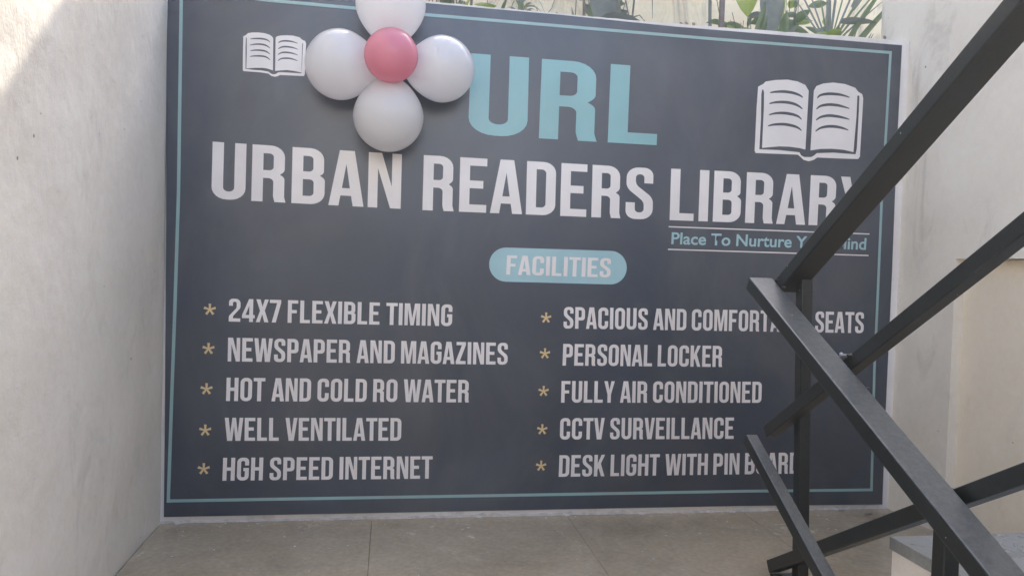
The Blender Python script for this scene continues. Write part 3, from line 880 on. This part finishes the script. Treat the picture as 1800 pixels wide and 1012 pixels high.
# ------------------------------------------------------------------ plants above the wall
def leaf_bm(base, d, L, Wd, droop=0.3, side=None, fold=0.25, shape='oval', n=8, twist=0.0):
    d = Vector(d).normalized()
    if side is None:
        side = d.cross(Vector((0, 1, 0)))
        if side.length < 0.1: side = Vector((1, 0, 0))
    side = Vector(side).normalized()
    nrm = side.cross(d).normalized()
    rot = Matrix.Rotation(twist, 3, d)
    side = rot @ side; nrm = rot @ nrm
    bm = bmesh.new()
    rows = []
    for i in range(n + 1):
        t = i / n
        if shape == 'oval': w = Wd * math.sin(math.pi * min(1, 0.04 + 0.96 * t ** 0.8)) ** 0.75
        elif shape == 'strap': w = Wd * (1 - t ** 3) * (0.6 + 0.4 * min(1, t * 5))
        else: w = Wd * (min(1, t * 9) ** 0.6) * (1 - t) ** 0.55 * 1.25     # heart
        if i == n: w = 0.001
        c = Vector(base) + d * (L * t) + Vector((0, 0, -1)) * (droop * L * t * t)
        row = [bm.verts.new(c + side * (w * s) + nrm * (abs(s) * w * fold)) for s in (-1, -0.5, 0, 0.5, 1)]
        rows.append(row)
    for i in range(n):
        for j in range(4):
            bm.faces.new((rows[i][j], rows[i][j + 1], rows[i + 1][j + 1], rows[i + 1][j]))
    return bm

def stem_bm(pts, r0, r1, seg=7):
    bm = bmesh.new()
    P = [Vector(p) for p in pts]
    Q = []
    for i in range(len(P) - 1):
        for k in range(4):
            Q.append(P[i].lerp(P[i + 1], k / 4))
    Q.append(P[-1])
    rings = []
    for i, c in enumerate(Q):
        d = (Q[min(i + 1, len(Q) - 1)] - Q[max(i - 1, 0)]).normalized()
        a = d.orthogonal().normalized(); b2 = d.cross(a)
        r = r0 + (r1 - r0) * i / (len(Q) - 1)
        rings.append([bm.verts.new(c + (a * math.cos(2 * math.pi * k / seg) + b2 * math.sin(2 * math.pi * k / seg)) * r) for k in range(seg)])
    for i in range(len(rings) - 1):
        for k in range(seg):
            bm.faces.new((rings[i][k], rings[i][(k + 1) % seg], rings[i + 1][(k + 1) % seg], rings[i + 1][k]))
    return bm
ZS = 1.745
def plant(name, x, y, label, cat='plant', group=None):
    return empty(name, (x, y, ZS), label, cat, group)
def add_leaf(pl, mat, *a, **k):
    return from_bm('leaf', leaf_bm(*a, **k), mat, pl, smooth=True)
def add_stem(pl, pts, r0, r1, mat=M_STEM):
    return from_bm('stem', stem_bm(pts, r0, r1), mat, pl, smooth=True)

PLANTS = True
# x positions along the bed; everything stands in the soil between y=0.2 and 0.5
random.seed(31)
p = plant('leafy_seedling', 0.56, 0.26, 'small dull plant mostly hidden behind the balloons above the sign')
for k in range(6):
    a = k * 1.1
    add_leaf(p, M_GREYL, (0.56, 0.26, ZS + 0.02 + 0.02 * k), (math.cos(a), math.sin(a) * 0.6, 0.7), 0.10, 0.02, 0.4)
add_stem(p, [(0.56, 0.26, ZS), (0.56, 0.26, ZS + 0.16)], 0.004, 0.003)

p = plant('twiggy_plant', 0.86, 0.30, 'dark twiggy plant beside the top balloon behind the sign edge')
for k in range(9):
    x = 0.80 + 0.022 * k
    add_stem(p, [(x, 0.30, ZS), (x + random.uniform(-.01, .01), 0.31, ZS + 0.10), (x + random.uniform(-.05, .05), 0.32, ZS + random.uniform(0.20, 0.34))], 0.0035, 0.0015)
for k in range(12):
    x = 0.80 + random.uniform(0, .2)
    add_leaf(p, M_GREYL, (x, 0.30, ZS + random.uniform(.03, .2)), (random.uniform(-1, 1), random.uniform(-.5, .2), .5), random.uniform(.03, .07), .009, 0.3)

p = plant('broadleaf_plant', 1.03, 0.30, 'light green broad-leaved plant left of the grey strappy tuft')
add_stem(p, [(1.00, .30, ZS), (1.005, .30, ZS + .2), (0.99, .31, ZS + .45)], .003, .002)
for (x, z, dx, dz, L, W_, m_) in ((0.97, .085, 1, .12, .085, .020, M_LIME), (1.02, .10, 1, .0, .10, .024, M_LIME), (1.10, .125, -1, .15, .09, .024, M_LIME), (1.06, .16, 1, .25, .10, .028, M_LEAF),
                                  (0.96, .16, 1, .5, .09, .02, M_LIME), (1.0, .22, -1, .4, .1, .025, M_LIME), (1.04, .25, 1, .3, .1, .025, M_LEAF), (1.12, .08, .2, 1, .1, .012, M_LEAF)):
    add_leaf(p, m_, (x, .29, ZS + z), (dx, -.25, dz), L, W_, .25, twist=.9)

p = plant('spider_tuft', 1.20, 0.32, 'grey-green grassy tuft with arching blades on a thick stem')
add_stem(p, [(1.20, .32, ZS), (1.20, .32, ZS + .20), (1.19, .32, ZS + .5)], .013, .008, M_GREYL)
for k in range(26):
    a = random.uniform(-1.3, 1.3)
    add_leaf(p, random.choice((M_GREYL, M_GREYL, M_LEAF)), (1.20 + .01 * a, .31, ZS + random.uniform(.05, .2)), (math.sin(a), -.2, math.cos(a) * 1.2), random.uniform(.10, .20), .0045, 1.1, shape='strap')
add_stem(p, [(1.275, .28, ZS), (1.285, .28, ZS + .09), (1.315, .28, ZS + .13), (1.335, .28, ZS + .2), (1.33, .28, ZS + .3)], .0016, .0010)

p = plant('rubber_plant', 1.53, 0.28, 'large dull green broad-leaved shrub with drooping leaf resting on the wall top')
add_stem(p, [(1.445, .28, ZS), (1.442, .28, ZS + .14), (1.43, .29, ZS + .5)], .0065, .005)
add_stem(p, [(1.575, .28, ZS + .05), (1.58, .28, ZS + .25), (1.585, .29, ZS + .6)], .009, .006)
add_stem(p, [(1.63, .27, ZS + .07), (1.645, .28, ZS + .22), (1.66, .29, ZS + .5)], .0045, .003)
add_stem(p, [(1.60, .27, ZS + .2), (1.625, .27, ZS + .10), (1.64, .27, ZS + .085)], .003, .002)
add_stem(p, [(1.62, .26, ZS + .11), (1.66, .26, ZS + .125), (1.70, .26, ZS + .085)], .0028, .0012)
for (x, y, z, d, L, W_, m_, dr, tw) in (
        (1.485, .24, .085, (1, -.1, .25), .27, .036, M_GREYL, .55, 1.2),
        (1.56, .26, .03, (-.25, 0, 1), .32, .062, M_GREYL, .0, .1),
        (1.50, .28, .03, (.15, 0, 1), .30, .055, M_LEAF, .0, -.2),
        (1.45, .25, .04, (-.7, -.1, .5), .08, .022, M_LIME, .1, .5),
        (1.52, .27, .10, (.35, 0, 1), .30, .05, M_GREYL, .1, .3),
        (1.60, .28, .40, (.5, -.1, -.6), .22, .045, M_LEAF, .0, .2),
        (1.43, .28, .35, (-.8, 0, .5), .2, .05, M_LEAF, .3, .5),
        (1.58, .28, .5, (.4, 0, .9), .25, .06, M_LEAF, .2, .2),
        (1.66, .28, .45, (.9, 0, .2), .2, .05, M_LEAF, .3, .8)):
    add_leaf(p, m_, (x, y, ZS + z), d, L, W_, dr, twist=tw)
add_stem(p, [(1.72, .30, ZS + .5), (1.722, .30, ZS + .22), (1.726, .30, ZS + .13)], .0035, .0008)

p = plant('bamboo_cane', 1.945, 0.26, 'thin bent green cane stem with swollen foot')
add_stem(p, [(1.955, .26, ZS + .02), (1.948, .26, ZS + .16), (1.935, .26, ZS + .55)], .0075, .006, M_GREYL)
add_stem(p, [(1.958, .26, ZS + .0), (1.957, .26, ZS + .10)], .0125, .009, M_STEM)

p = plant('wooden_post', 2.00, 0.26, 'straight grey-brown wooden post rising from the planted bed', 'post')
from_bm('post', box_bm(1.988, 2.006, .25, .268, ZS - .02, ZS + .75, .002), M_POLE, p)
for k in range(5):
    add_leaf(p, M_GREYL, (2.01 + .008 * k, .25, ZS + .06), (random.uniform(-.6, .8), 0, 1), random.uniform(.03, .06), .006, .3)

p = plant('elephant_ear_plant', 2.18, 0.28, 'dark drooping elephant-ear plant with one lit lime leaf')
for (x, y, z, d, L, W_, m_, dr, tw) in (
        (2.105, .28, .38, (.05, 0, -1), .22, .055, M_LIME, 0, .2),
        (2.145, .27, .06, (.35, 0, 1), .27, .022, M_LEAF, 0, .2),
        (2.215, .26, .36, (-.02, 0, -1), .30, .050, M_GREYL, 0, .15),
        (2.17, .26, .07, (.2, 0, 1), .10, .013, M_LEAF, 0, .2),
        (2.19, .26, .05, (.75, 0, .9), .10, .010, M_LEAF, 0, .2),
        (2.24, .26, .05, (.7, -.1, .6), .10, .020, M_GREYL, -.2, .5),
        (2.26, .30, .07, (.1, 0, 1), .30, .035, M_LIME, 0, .6),
        (2.28, .30, .05, (.1, 0, 1), .16, .030, M_LEAF, 0, .3),
        (2.17, .28, .3, (-.5, 0, 1), .25, .06, M_LEAF, .2, .3),
        (2.22, .28, .3, (.6, 0, 1), .25, .06, M_LEAF, .3, .3)):
    add_leaf(p, m_, (x, y, ZS + z), d, L, W_, dr, twist=tw, shape='oval')
add_stem(p, [(2.19, .28, ZS), (2.18, .28, ZS + .3), (2.2, .28, ZS + .6)], .007, .005)
add_stem(p, [(2.075, .25, ZS + .02), (2.075, .25, ZS + .125)], .0018, .0012)

bm = leaf_bm((2.04, .16, ZS + .045), (1, 0, .0), .24, .038, .12, twist=1.25, fold=.3)
tag(from_bm('fallen_leaf', bm, M_DRY, smooth=True), 'big dry curled leaf lying on the wall top below the elephant-ear plant', 'leaf')

p = plant('palm_plant', 2.47, 0.28, 'spiky young palm with narrow fanned blades by the right wall end')
for (ang, L, W_) in ((-30, .42, .0045), (-38, .30, .0040), (-22, .44, .004), (-2, .50, .0115), (6, .48, .006), (22, .46, .0045), (30, .46, .0055), (38, .44, .0045), (46, .34, .004), (14, .46, .0035), (-12, .46, .004)):
    a = R(ang)
    add_leaf(p, random.choice((M_LEAF, M_GREYL)), (2.475 + .012 * math.sin(a), .28, ZS + .07), (math.sin(a), 0.02, math.cos(a)), L, W_, .05, shape='strap')
for (x, z, d, L, W_, m_, tw, sh) in (
        (2.475, .115, (-1, -.1, -.08), .085, .020, M_LIME, .7, 'oval'),
        (2.43, .11, (-1, -.1, -.35), .075, .016, M_LIME, .8, 'oval'),
        (2.44, .09, (.8, -.1, .45), .075, .026, M_LIME, .6, 'oval'),
        (2.51, .045, (.62, 0, 1), .42, .012, M_LEAF, .2, 'strap'),
        (2.545, .04, (.80, 0, 1), .36, .014, M_LEAF, .2, 'strap'),
        (2.505, .165, (1, 0, .10), .16, .018, M_GREYL, .9, 'strap'),
        (2.555, .22, (.6, 0, 1), .25, .022, M_GREYL, .4, 'strap'),
        (2.49, .03, (.05, 0, 1), .13, .028, M_LEAF, .4, 'oval'),
        (2.48, .03, (.5, 0, 1), .12, .010, M_LEAF, .4, 'strap')):
    add_leaf(p, m_, (x, .25, ZS + z), d, L, W_, .05, twist=tw, shape=sh)

bm = bmesh.new()      # litter along the top edge of the low wall
random.seed(77)
for k in range(90):
    x = random.choice((random.uniform(2.42, 2.61), random.uniform(0.1, 2.6)))
    y = random.uniform(.02, .16)
    L = random.uniform(.010, .032)
    b3 = leaf_bm((x, y, ZT + random.uniform(.002, .012)), (random.uniform(-1, 1), random.uniform(-.5, .5), random.uniform(-.1, .5)), L, L * .25, .3, n=3, twist=random.uniform(-1, 1))
    me = bpy.data.meshes.new('t'); b3.to_mesh(me); b3.free(); bm.from_mesh(me); bpy.data.meshes.remove(me)
tag(from_bm('leaf_litter', bm, M_DRY), 'thin dry leaf litter scattered along the top of the low wall', 'leaf litter', kind='stuff')

random.seed(91)
tuf = [(0.93, .20, 'tiny weed tuft just right of the top balloon', M_LIME), (1.13, .22, 'low clump of fine weeds beside the grey strappy tuft', M_LEAF),
       (1.40, .24, 'small weed clump at the left foot of the broad-leaved shrub', M_LEAF), (1.71, .22, 'small weed clump at the right foot of the broad-leaved shrub', M_GREYL),
       (2.33, .26, 'pale green weed clump right of the elephant-ear plant', M_LIME), (2.56, .20, 'messy weed clump at the foot of the palm against the wall end', M_LEAF)]
for (x, y, lab, mt) in tuf:
    q = plant('weed', x, y, lab, group='weeds in the planted bed')
    for k in range(14):
        a = random.uniform(-1.2, 1.2)
        add_leaf(q, random.choice((mt, M_GREYL)), (x + random.uniform(-.03, .03), y + random.uniform(-.02, .04), ZS + .02), (math.sin(a), random.uniform(-.3, .3), math.cos(a)), random.uniform(.07, .17), random.uniform(.003, .009), random.uniform(.1, .9), n=5, twist=random.uniform(-.6, .6))

random.seed(404)
for q in [o for o in list(COL.objects) if o.get('category') == 'plant' and o.name.split('.')[0] in ('rubber_plant', 'twiggy_plant', 'broadleaf_plant', 'elephant_ear_plant', 'palm_plant')]:
    for k in range(9):
        x = q.location.x + random.uniform(-.11, .11)
        y = .36 + random.uniform(0, .25)
        h = random.uniform(.2, .5)
        dx = random.uniform(-.08, .08)
        add_stem(q, [(x, y, ZS), (x + dx * .5, y, ZS + h * .5), (x + dx, y, ZS + h)], .0028, .0012)
        for j in range(3):
            t = random.uniform(.3, 1)
            a = random.uniform(-1.5, 1.5)
            add_leaf(q, random.choice((M_LEAF, M_LEAF, M_GREYL, M_LIME)), (x + dx * t, y, ZS + h * t), (math.sin(a), random.uniform(-.5, .2), math.cos(a) * .6), random.uniform(.05, .11), random.uniform(.010, .024), random.uniform(.1, .6), n=5, twist=random.uniform(-.8, .8))

# ------------------------------------------------------------------ thin scattering volume, added to stand in for lens glare
hm = bpy.data.materials.new('glare_veil')
hm.use_nodes = True
hn = hm.node_tree
hn.nodes.remove(hn.nodes['Principled BSDF'])
pv = hn.nodes.new('ShaderNodeVolumePrincipled')
pv.inputs['Color'].default_value = (0.93, 0.95, 1.0, 1)
pv.inputs['Density'].default_value = 0.005
pv.inputs['Anisotropy'].default_value = 0.5
hn.links.new(pv.outputs[0], hn.nodes['Material Output'].inputs['Volume'])
tag(from_bm('glare_veil', box_bm(-61, 61, -61, 61, -3.2, 6.6), hm), kind='stuff')
